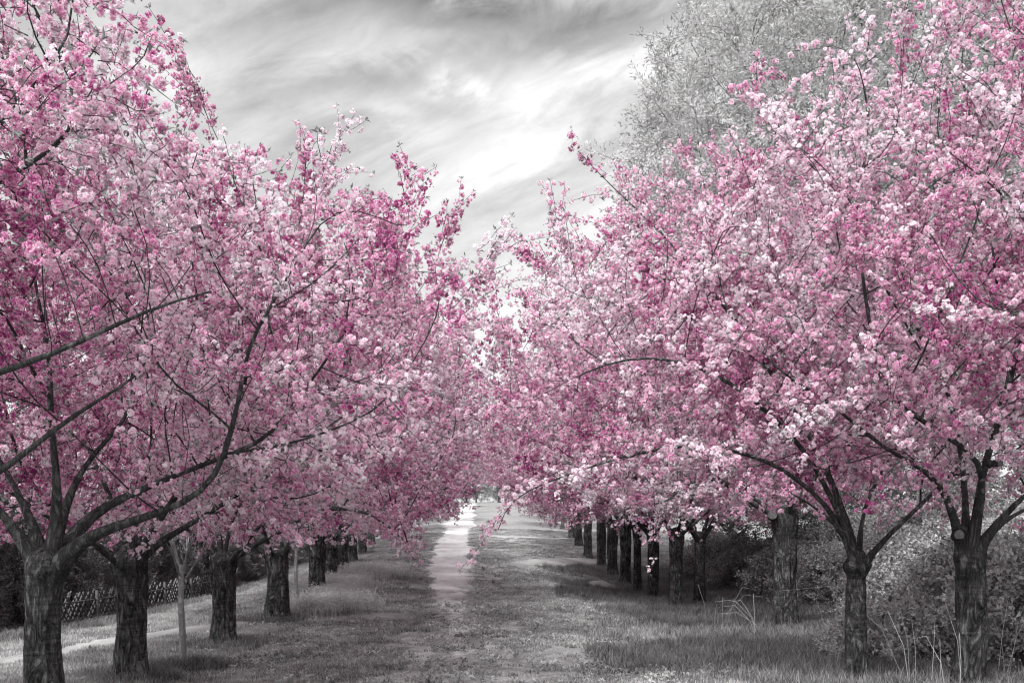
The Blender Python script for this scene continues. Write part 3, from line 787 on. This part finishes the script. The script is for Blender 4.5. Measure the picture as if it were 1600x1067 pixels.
RL = ['dark cherry trunk forking widely, left of the big straight-trunked one on the right',
      'thin leaning cherry trunk set back toward the brambles on the right',
      'straight cherry trunk with a blossom tassel hanging before it',
      'thinnest cherry trunk of the crowded right row',
      'grey-faced cherry trunk between the thinnest one and the bare earth mound',
      'broad blackish cherry trunk beside the bare earth mound',
      'blackest cherry trunk of the right row, just past the earth mound',
      'right-row cherry tree at the bright bare patch',
      'right-row cherry tree behind the bright bare patch',
      'right-row cherry tree before the end of the thin side path',
      'right-row cherry tree beyond the end of the thin side path',
      'right-row cherry tree fourth from the far end',
      'right-row cherry tree third from the far end',
      'farthest cherry tree of the right row before the crest',
      'cherry tree beyond the crest, right of where the path vanishes',
      'cherry tree beyond the crest, straight behind the path end',
      'cherry tree beyond the crest, left of where the path vanishes']
src = []
def place(px, d, h, diam, label, i, sgn):
    loc = at(px, d)
    if len(src) < 4:
        k = len(src)
        sd_ = [[PX(500, 845, 24.3), PX(560, 760, 24.2), PX(640, 620, 24), PX(700, 520, 24.1), PX(750, 462, 24.2), PX(800, 440, 24.3), PX(835, 430, 24.3)]] if k == 2 else None
        t = cherry(loc, label, h, diam, sd_, cw=4.3, z0=h + .45, z1=[7.1, 7.6, 7.3, 7.7][k], off=(.2 * sgn, 0), nattr=1700, seed=20 + k, shoots=30, dens=1.0, sq=.85, droop=.4)
        src.append((t, h, sgn)); return t
    k = [0, 2, 1, 3, 2, 0, 3, 1][i % 8]; t, hh, sg = src[k]
    rz = (0 if sg == sgn else math.pi) + [.3, -.35, .15, -.2, .4][i % 5]
    s = [1.0, .95, 1.06, .98, 1.03][i % 5]
    r = t.copy(); COL.objects.link(r); r.location = loc; r.rotation_euler = (0, 0, rz); r['label'] = label
    zs = h / hh * .5 + .5 * s
    for ch in t.children:
        if ch.name.startswith('trunk'): continue
        c = ch.copy(); COL.objects.link(c); c.parent = r; c.scale = (s, s, s); c.location = (0, 0, h - hh * s)
    make_trunk(r, h, diam, seed=30 + i, sides=24, rings=30)
    return r
i = 0
for a, b in ((left[0], LL[0]), (right[0], RL[0]), (left[1], LL[1]), (right[2], RL[2])):
    place(*a, b, i, 1 if a in left else -1); i += 1
for a, b in zip(left[2:], LL[2:]): place(*a, b, i, 1); i += 1
for a, b in list(zip(right, RL))[1:2] + list(zip(right, RL))[3:]: place(*a, b, i, -1); i += 1

# sawn stubs on the right-hand trees
def stub(parent, p, nrm, r, L=.07):
    n = unit(np.array(nrm, float)); q = np.array(p) - np.array(parent.location)
    T = Tubes(); T.add([q - n * .12, q, q + n * L], [r * 1.15, r * 1.08, r], 14)
    o = obj('stub', T.mesh('stub'), MAT['branch'], parent)
    a = unit(np.cross(n, (0, .1, 1))); b = np.cross(n, a); c = q + n * (L + .002)
    V = [c + n * .004] + [c + (math.cos(t) * a + math.sin(t) * b) * r * (.98 + .05 * math.sin(3 * t)) for t in np.arange(14) * 2 * math.pi / 14]
    obj('cut_face', mesh_np('cut_face', V, [(0, 1 + k, 1 + (k + 1) % 14) for k in range(14)]), MAT['cut'], o)
stub(R1, PX(1497, 836, 10.85), (-.25, -1, .1), .052)
stub(R1, PX(1556, 724, 10.55), (.2, -1, -.1), .034)
stub(R3, PX(1207, 805, 18.7), (-.3, -1, .1), .085)

# --- the two young trees
def sapling(loc, label, h, d, br, seed, tilt=(0, 0)):
    R = np.random.default_rng(seed); root = empty('young_tree', loc, label, 'young tree', 'young pale-barked trees in the left row')
    T = Tubes(); z = np.linspace(-.05, h, 14)
    T.add([(tilt[0] * t + .01 * math.sin(t * 5), tilt[1] * t, t) for t in z], d / 2 * (1.15 - .3 * z / h), 10)
    obj('trunk', T.mesh('trunk'), MAT['pale'], root)
    for k in range(br):
        a = k * 6.283 / br + R.random(); el = R.uniform(.8, 1.3); p = [np.array([tilt[0] * h, tilt[1] * h, h - .05 - .25 * R.random()])]; L = R.uniform(.7, 1.0)
        for s in range(6): p.append(p[-1] + np.array([math.cos(a) * math.cos(el), math.sin(a) * math.cos(el), math.sin(el)]) * L / 6 + R.normal(size=3) * .01)
        B = Tubes(); B.add(p, np.linspace(.017, .006, 7), 5)
        for q in range(3):
            s0 = p[2 + q]; aa = a + R.normal(); B.add([s0, s0 + np.array([math.cos(aa) * .1, math.sin(aa) * .1, .16]), s0 + np.array([math.cos(aa) * .15, math.sin(aa) * .15, .32])], [.008, .006, .004], 4)
        obj('branch', B.mesh('branch'), MAT['pale'], root)
    return root
sapling(at(285, 13.2), 'slim pale-barked sapling with bare forked twigs between the second and third left trunks', 1.42, .088, 6, 3, (-.01, 0))
sapling(at(463, 21.5), 'very thin pale stem standing beside the flared left-row trunk', 1.9, .075, 4, 5)

# ------------------------------------------------------------------ grey trees behind
def grey_tree(name, loc, label, group, h, cw, key, trunk_h, d, nattr, seed, step, sscale, dens=1.0, z0=None, prof=PROF, clip=None, lean=(0, 0)):
    R = np.random.default_rng(seed); root = empty(name, loc, label, 'tree', group)
    T = Tubes(); z = np.linspace(-.3, trunk_h, 10); T.add([(lean[0] * t, lean[1] * t, t) for t in z], d / 2 * (1.2 - .35 * (z / trunk_h)), 12)
    obj('trunk', T.mesh('trunk'), MAT['greytree'], root)
    seeds = []; n = 6
    for k in range(n):
        a = k * 6.283 / n + R.random(); el = R.uniform(.7, 1.3); p = [np.array([lean[0] * trunk_h, lean[1] * trunk_h, trunk_h * R.uniform(.8, .98)])]; L = h * .2
        for s in range(5): p.append(p[-1] + np.array([math.cos(a) * math.cos(el), math.sin(a) * math.cos(el), math.sin(el)]) * L / 5)
        seeds.append(p)
    A = crown_points(nattr, R, [(t, r * cw) for t, r in prof], z0 if z0 is not None else trunk_h, h, (0, 0), .9, .5, seed)
    if clip is not None: A = A[clip(A + np.array(loc))]
    P, par, limb, D = grow(seeds, A, step=step, kill=step * 1.6, infl=step * 12, R=R)
    r, kids = radii(par, .006 * step / .22 * .7, 2.1)
    limb_meshes(P, par, limb, r, root, MAT['greytree'], d * .35, 'bough')
    sel = np.where(r < .03 * step / .3)[0]; sel = np.repeat(sel, R.poisson(1.25 * dens, len(sel))); m = len(sel)
    Dd = D[sel] + R.normal(size=(m, 3)) * .55 + np.array([0, 0, .25])
    scatter('foliage', key, P[sel] + R.normal(size=(m, 3)) * step * .35, Dd, R.uniform(.7, 1.2, m) * sscale, root)
    return root
BG = 'grey-leaved trees behind the right row'
POP = [(0, .55), (.15, .8), (.4, 1), (.7, .9), (.9, .6), (1, .3)]
grey_tree('silver_tree', (12.0, 31, hz(12.0, 31)), 'silvery-leaved tree towering over the blossom, its left flank open to the sky', BG, 21, 8.3, 'willow', 4.5, .5, 2400, 41, .42, 1.5, 1.25, 5.0, POP)
grey_tree('silver_tree', (20.5, 34, hz(20.5, 34)), 'tall silvery-leaved tree in the upper right corner behind the first one', BG, 22, 7.0, 'willow', 4.5, .5, 1700, 42, .45, 1.6, 1.25, 5.0, POP)
k = 0
for (x, y, h, cw, lab) in [(8.6, 30, 5.2, 2.4, 'small grey tree with a leaning slim trunk, seen left of the big straight cherry trunk'),
                           (11.5, 27, 4.8, 2.6, 'bushy light grey tree behind the brambles, right of the straight cherry trunk'),
                           (15.5, 25, 5.2, 2.8, 'bushy light grey tree behind the brambles at the right edge'),
                           (13.5, 36, 6.5, 3.2, 'pale grey tree far back between the right trunks'),
                           (9.8, 44, 6.5, 3.2, 'pale grey tree behind the crowded right row'),
                           (-14.5, 30, 7.5, 3.4, 'grey tree rising beyond the conifer hedge, nearer one'),
                           (-15, 44, 8, 3.6, 'grey tree rising beyond the conifer hedge, farther one'),
                           (-14, 18, 7.0, 3.2, 'grey tree rising beyond the conifer hedge at the left edge')]:
    grey_tree('background_tree', (x, y, hz(x, y)), lab, 'grey trees seen behind the blossom', h, cw, 'far', 1.6, .22, 420, 60 + k, .34, .62, 1.2, 1.2); k += 1
# beyond the crest
k = 0
base_bt = None
for (px, d, h, lab) in [(744, 150, 8, 'small dark tree on the skyline exactly where the path ends'), (790, 158, 11, 'grey tree on the skyline right of the path end'),
                        (700, 160, 12, 'grey tree on the skyline left of the path end'), (650, 155, 12, 'grey skyline tree above the far left trunks'),
                        (860, 160, 13, 'grey skyline tree above the far right trunks'), (560, 160, 13, 'grey skyline tree hidden behind the left row'), (960, 160, 13, 'grey skyline tree hidden behind the right row')]:
    loc = at(px, d)
    if base_bt is None:
        base_bt = grey_tree('skyline_tree', loc, lab, 'trees on the far skyline', 10, 4, 'far', 2, .35, 450, 90, .5, 1.1, 1.3, 1.0)
        base_bt.scale = (.75, .75, .8)
    else: copy_tree(base_bt, loc, lab, k * 1.3, (1.1, 1.1, h / 10))
    k += 1

# ------------------------------------------------------------------ conifer hedge and lattice fence
def bush(name, cat, loc, label, group, rx, ry, h, key, n, seed, sc, upw=.5, stems=5, mat=None, zmin=.05, pw=.42, cone=0.0):
    R = np.random.default_rng(seed); root = empty(name, loc, label, cat, group)
    a = R.random(n) * 6.283; t = R.random(n) ** .8; q = R.random(n) ** pw
    prof = np.sqrt(np.clip(1 - (t * .98) ** 2.4, 0, 1)) * (1 - cone * t) * (.78 + .5 * fbm(np.cos(a) * 1.7 + seed, np.sin(a) * 1.7 + t * 3, seed, 3))
    P = np.stack([np.cos(a) * q * rx * prof, np.sin(a) * q * ry * prof, zmin + t * h * (.85 + .3 * fbm(np.cos(a) * 2 + 3, np.sin(a) * 2 + 9, seed, 2))], -1)
    D = np.stack([np.cos(a), np.sin(a), np.full(n, upw) + t * .8], -1) + R.normal(size=(n, 3)) * .45
    T = Tubes()
    for k in range(stems):
        b = R.random() * 6.283; e = np.array([math.cos(b) * rx * .5, math.sin(b) * ry * .5, h * R.uniform(.6, .85)])
        T.add([(0, 0, -.1), e * (.4, .4, .5), e], [.03, .02, .006], 5)
    obj('stem', T.mesh('stem'), mat or MAT['branch'], root)
    scatter('foliage', key, P, D, R.uniform(.75, 1.25, n) * sc, root)
    return root
hl = ['leftmost, at the picture edge', 'second from the picture edge', 'just left of the first trunk', 'between the first two left trunks', 'right behind the second trunk',
      'above the start of the lattice fence', 'above the middle of the lattice fence', 'above the end of the lattice fence', 'first past the lattice fence', 'second past the lattice fence',
      'third past the lattice fence', 'fourth past the lattice fence', 'behind the wildflowers', 'behind the far dark left trunks', 'last of the hedge']
ys = [15.6, 17.4, 19.0, 20.6, 22.4, 24.4, 26.6, 28.8, 31.2, 33.8, 36.5, 39.5, 43, 47, 51]
for k, y in enumerate(ys):
    x = -10.95 + .25 * math.sin(k * 2.1) + .03 * (k > 8) * (y - 30)
    bush('conifer_shrub', 'conifer', (x, y, hz(x, y) - .05), 'dark feathery hedge conifer, ' + hl[k], 'dark conifers of the left hedge',
         1.15, 1.3, [2.9, 3.3, 3.0, 3.4, 3.1][k % 5], 'thuja', 2000, 200 + k, 1.0, .3, 4, cone=.25, zmin=-.05, pw=.3)
fr = empty('lattice_fence', (-9.15, 20, hz(-9.15, 20)), 'low weathered wooden fence of slanting crossed slats in front of the dark hedge', 'fence')
sl = Tubes(); sl.add([(0, 0, 0), (.0, .72, .70)], [.024, .024], 4); slm = sl.mesh('slat')
slm2 = None
s2 = Tubes(); s2.add([(.03, .72, 0), (.03, 0, .70)], [.021, .021], 4); slm2 = s2.mesh('slat')
slm.materials.append(MAT['wood']); slm2.materials.append(MAT['wood'])
y = 19.6; frl = fr.location
while y < 32:
    x = -9.15 + .02 * math.sin(y * 3)
    for m2 in (slm, slm2):
        o = bpy.data.objects.new('slat', m2); COL.objects.link(o); o.parent = fr
        o.location = (x - frl[0], y - frl[1], hz(x, y) + .02 - frl[2] + random.uniform(-.02, .02)); o.rotation_euler = (random.uniform(-.05, .05), random.uniform(-.05, .05), 0)
    y += .21
for k in range(6):
    y0, y1 = 19.4 + k * 2.1, 19.4 + (k + 1) * 2.1
    for z in (.16, .52):
        T = Tubes(); T.add([(.05, y0 - frl[1] - .1, hz(-9.15, y0) + z - frl[2]), (.05, y1 - frl[1], hz(-9.15, y1) + z - frl[2])], [.022, .022], 5); obj('rail', T.mesh('rail'), MAT['wood'], fr)
    T = Tubes(); T.add([(.1, y0 - frl[1], hz(-9.15, y0) - .1 - frl[2]), (.1, y0 - frl[1], hz(-9.15, y0) + .72 - frl[2])], [.04, .04], 8); obj('post', T.mesh('post'), MAT['wood'], fr)

# ------------------------------------------------------------------ brambles on the right
R = np.random.default_rng(77)
bl = []
spots = [(6.6, 12.6, 1.25, 1.2), (8.2, 13.2, 1.4, 1.5), (7.0, 14.8, 1.3, 1.4), (9.0, 15.5, 1.5, 1.9), (5.9, 16.6, 1.2, 1.0), (7.4, 17.6, 1.5, 1.6), (9.6, 18.4, 1.7, 2.1),
         (11.6, 18.6, 1.7, 2.3), (6.9, 20.2, 1.5, 1.3), (8.8, 21.2, 1.7, 2.0), (11.0, 22.0, 1.8, 2.4), (13.0, 22.5, 1.8, 2.7), (6.6, 23.6, 1.4, 1.2), (8.6, 24.8, 1.7, 1.8),
         (6.4, 27.2, 1.4, 1.1), (8.2, 28.2, 1.6, 1.5), (6.6, 31.5, 1.6, 1.1), (10.8, 15.0, 1.5, 2.2), (5.0, 13.6, .8, .55), (6.2, 35.5, 1.6, 1.2), (12.6, 27.5, 2.0, 2.8)]
desc = ['lush low bramble behind the sawn-stub cherry trunk', 'broad bramble at the right edge behind the sawn-stub cherry', 'bramble mound filling the gap between the two nearest right trunks',
        'tall bramble at the right edge in the middle distance', 'small bramble at the foot of the straight-trunked cherry', 'bramble mound between burl-ringed and straight trunks',
        'high bramble behind the gap between the two nearest right trunks', 'very high bramble thicket far right', 'bramble right behind the straight-trunked cherry',
        'bramble higher up behind the straight-trunked cherry', 'high leafy thicket behind the burl-ringed cherry', 'highest thicket at the right edge', 'low bramble left of the straight-trunked cherry',
        'mid-height bramble beneath the small leaning grey tree', 'low bramble behind the thin leaning cherry trunk', 'bramble near the pale far track', 'low bramble behind the crowded trunks',
        'tangled bramble in the lower right corner', 'lowest bramble sprouting in the tall grass by the burl-ringed trunk', 'farthest low bramble of the right side', 'farthest high thicket behind the right brambles']
for k, (x, y, r, h) in enumerate(spots):
    x += 1.5 if x < 7.1 and y > 16 else .5 if y > 16 else .25
    bush('bramble_bush', 'shrub', (x, y, hz(x, y)), desc[k], 'brambles behind the right row', r, r, h, 'bramble', int(420 * r * r * (.6 + h * .5)), 300 + k, .85, .4, 6, MAT['cane'], pw=.5)
for k, (px, d, h, lean) in enumerate([(1440, 11.2, 1.25, -.35), (1462, 11.0, .9, .4), (1300, 13.0, 1.1, .2), (1395, 12.5, 1.0, -.5), (1120, 19.0, .9, .5), (1180, 17.5, .8, -.4), (1580, 11.5, 1.2, .3)]):
    loc = at(px, d); root_lab = ['pale dry stalks arching left of the sawn-stub trunk', 'short crossed dry stalks at the foot of the sawn-stub trunk', 'dry stalks left of the burl-ringed trunk',
        'dry stalks between burl-ringed and sawn-stub trunks', 'dry stalks by the thin leaning trunk', 'dry stalks left of the straight trunk', 'dry stalks at the right edge'][k]
    T = Tubes()
    for q in range(5):
        l2 = lean + R.normal() * .35; h2 = h * R.uniform(.6, 1.1); b = R.normal() * .12; c = R.normal() * .2
        T.add([(b, c, -.03), (b + l2 * .25 * h2, c, h2 * .55), (b + l2 * .7 * h2, c + .1, h2 * .95), (b + l2 * 1.2 * h2, c + .15, h2 * .9)], [.004, .0035, .003, .002], 4)
    o = obj('dry_stalk', T.mesh('dry_stalk'), MAT['cane'], None, label=root_lab, category='dry stalks', group='dry stalks in the undergrowth'); o.location = loc

# ------------------------------------------------------------------ grass and wildflowers
def on_path(x, y):
    m = np.zeros(len(x), bool)
    for Pp in PATHS:
        for k in range(0, len(Pp), 2):
            if Pp[k, 1] < 24 and Pp[k, 0] > -2.5 and Pp[k, 0] < 1: continue
            m |= (x - Pp[k, 0]) ** 2 + (y - Pp[k, 1]) ** 2 < (Pp[k, 2] * .6) ** 2
    return m
def field(n, x0, x1, y0, y1, pw, seed):
    R = np.random.default_rng(seed); y = y0 + (y1 - y0) * R.random(n) ** pw; x = x0 + (x1 - x0) * R.random(n)
    k = (np.abs(x) < y * .60 + 1.5); return x[k], y[k], R
x, y, R = field(150000, -13, 9, 7.5, 62, 1.35, 5)
b = bare_f(x, y); k = (R.random(len(x)) > np.clip((b - .24) * 5, 0, .97)) & ~on_path(x, y) & ~((x > 5.6) & (y < 34))
x, y, b = x[k], y[k], b[k]; n = len(x)
pn = fbm(x * .8, y * .8, 31, 3)
hs = np.where(np.abs(x + 1) < 3.2, .42, .72) * (.5 + pn) * np.where(x > 1.8, 1.15, 1)
S = np.stack([np.full(n, 1.) * (.8 + .3 * (y > 30)), np.full(n, 1.) * (.8 + .3 * (y > 30)), hs], -1)
scatter('grass', 'grass', np.stack([x, y, H(x, y) + bump_f(x, y)], -1), np.array([[0, 0, 1.]] * n) + R.normal(size=(n, 3)) * .08, S, None, kind='stuff', label='short patchy grey grass over the open ground', category='grass')
x, y, R = field(30000, 1.2, 8.5, 8, 40, 1.2, 6)
pn = fbm(x * .6, y * .6, 33, 3); k = (pn + R.normal(size=len(x)) * .12 + np.clip((x - 1.2) / 3.2, 0, 1) * .5 > .74) & ~on_path(x, y) & (R.random(len(x)) < .8)
x, y, pn = x[k], y[k], pn[k]; n = len(x); S = np.stack([np.full(n, 1.), np.full(n, 1.), R.uniform(.45, 1.0, n)], -1)
x2, y2, R = field(60000, -9, -3.6, 8, 45, 1.2, 8)
m2 = np.zeros(len(x2), bool)
for (px, d, _, _) in [(75, 9, 0, 0), (203, 12, 0, 0), (285, 13.2, 0, 0), (348, 16, 0, 0)] + left[:6]:
    cx, cyy, _ = at(px, d); m2 |= (np.hypot(x2 - cx, y2 - cyy) < .2 + .5 * R.random(len(x2)))
m2 |= (np.abs(x2 + 8.9) < .5) & (R.random(len(x2)) < .5)
x2, y2 = x2[m2], y2[m2]; S2 = np.stack([np.full(len(x2), 1.), np.full(len(x2), 1.), R.uniform(.4, .8, len(x2))], -1)
x = np.r_[x, x2]; y = np.r_[y, y2]; S = np.r_[S, S2]; n = len(x)
scatter('tall_grass', 'tall', np.stack([x, y, H(x, y) + bump_f(x, y)], -1), np.array([[0, 0, 1.]] * n) + R.normal(size=(n, 3)) * .1, S, None, kind='stuff', label='taller soft grass under the right row and round the trunks', category='grass')
x, y, R = field(9000, -6.2, -2.9, 20, 33, 1.0, 9)
k = fbm(x * .9, y * .7, 35, 3) + np.clip(1 - np.abs(x + 4.4) / 1.5, 0, 1) * .3 + R.normal(size=len(x)) * .12 > .80; x, y = x[k], y[k]; n = len(x)
scatter('wildflowers', 'herb', np.stack([x, y, H(x, y)], -1), np.array([[0, 0, 1.]] * n) + R.normal(size=(n, 3)) * .08, R.uniform(.6, 1.15, n), None, kind='stuff', label='drift of pale wildflowers between the left trunks', category='wildflowers')
x, y, R = field(26000, -5.5, 5, 8.5, 45, 1.3, 19)
k = (fbm(x * 1.1, y * .9, 51, 3) + R.normal(size=len(x)) * .10 > .66) & ~on_path(x, y); x, y = x[k], y[k]; n = len(x)
scatter('ground_weeds', 'weed', np.stack([x, y, H(x, y) + bump_f(x, y) - .01], -1), np.array([[0, 0, 1.]] * n) + R.normal(size=(n, 3)) * .12, R.uniform(.5, 1.2, n), None, kind='stuff', label='low broad-leaved weeds in the worn grass', category='weeds')
# bare earth mound by the right row
mx_, my_ = ground_hit(935, 918)
V = []; nn = 24
for i_ in range(8):
    for j_ in range(nn):
        a = j_ / nn * 6.283; rr = (i_ + .3) / 7.3; V.append((math.cos(a) * rr * .75, math.sin(a) * rr * 1.3, .26 * (1 - rr ** 2) ** 1.3 * (1 + .2 * mnoise.noise((math.cos(a) * 2, math.sin(a) * 2, rr * 3))) - .03 if rr < 1 else -.06))
Fm = [(i_ * nn + j_, (i_ + 1) * nn + j_, (i_ + 1) * nn + (j_ + 1) % nn, i_ * nn + (j_ + 1) % nn) for i_ in range(7) for j_ in range(nn)] + [tuple(range(nn))]
o = obj('earth_mound', mesh_np('earth_mound', V, Fm), MAT['side'], None, kind='structure'); o.location = (mx_, my_, hz(mx_, my_))
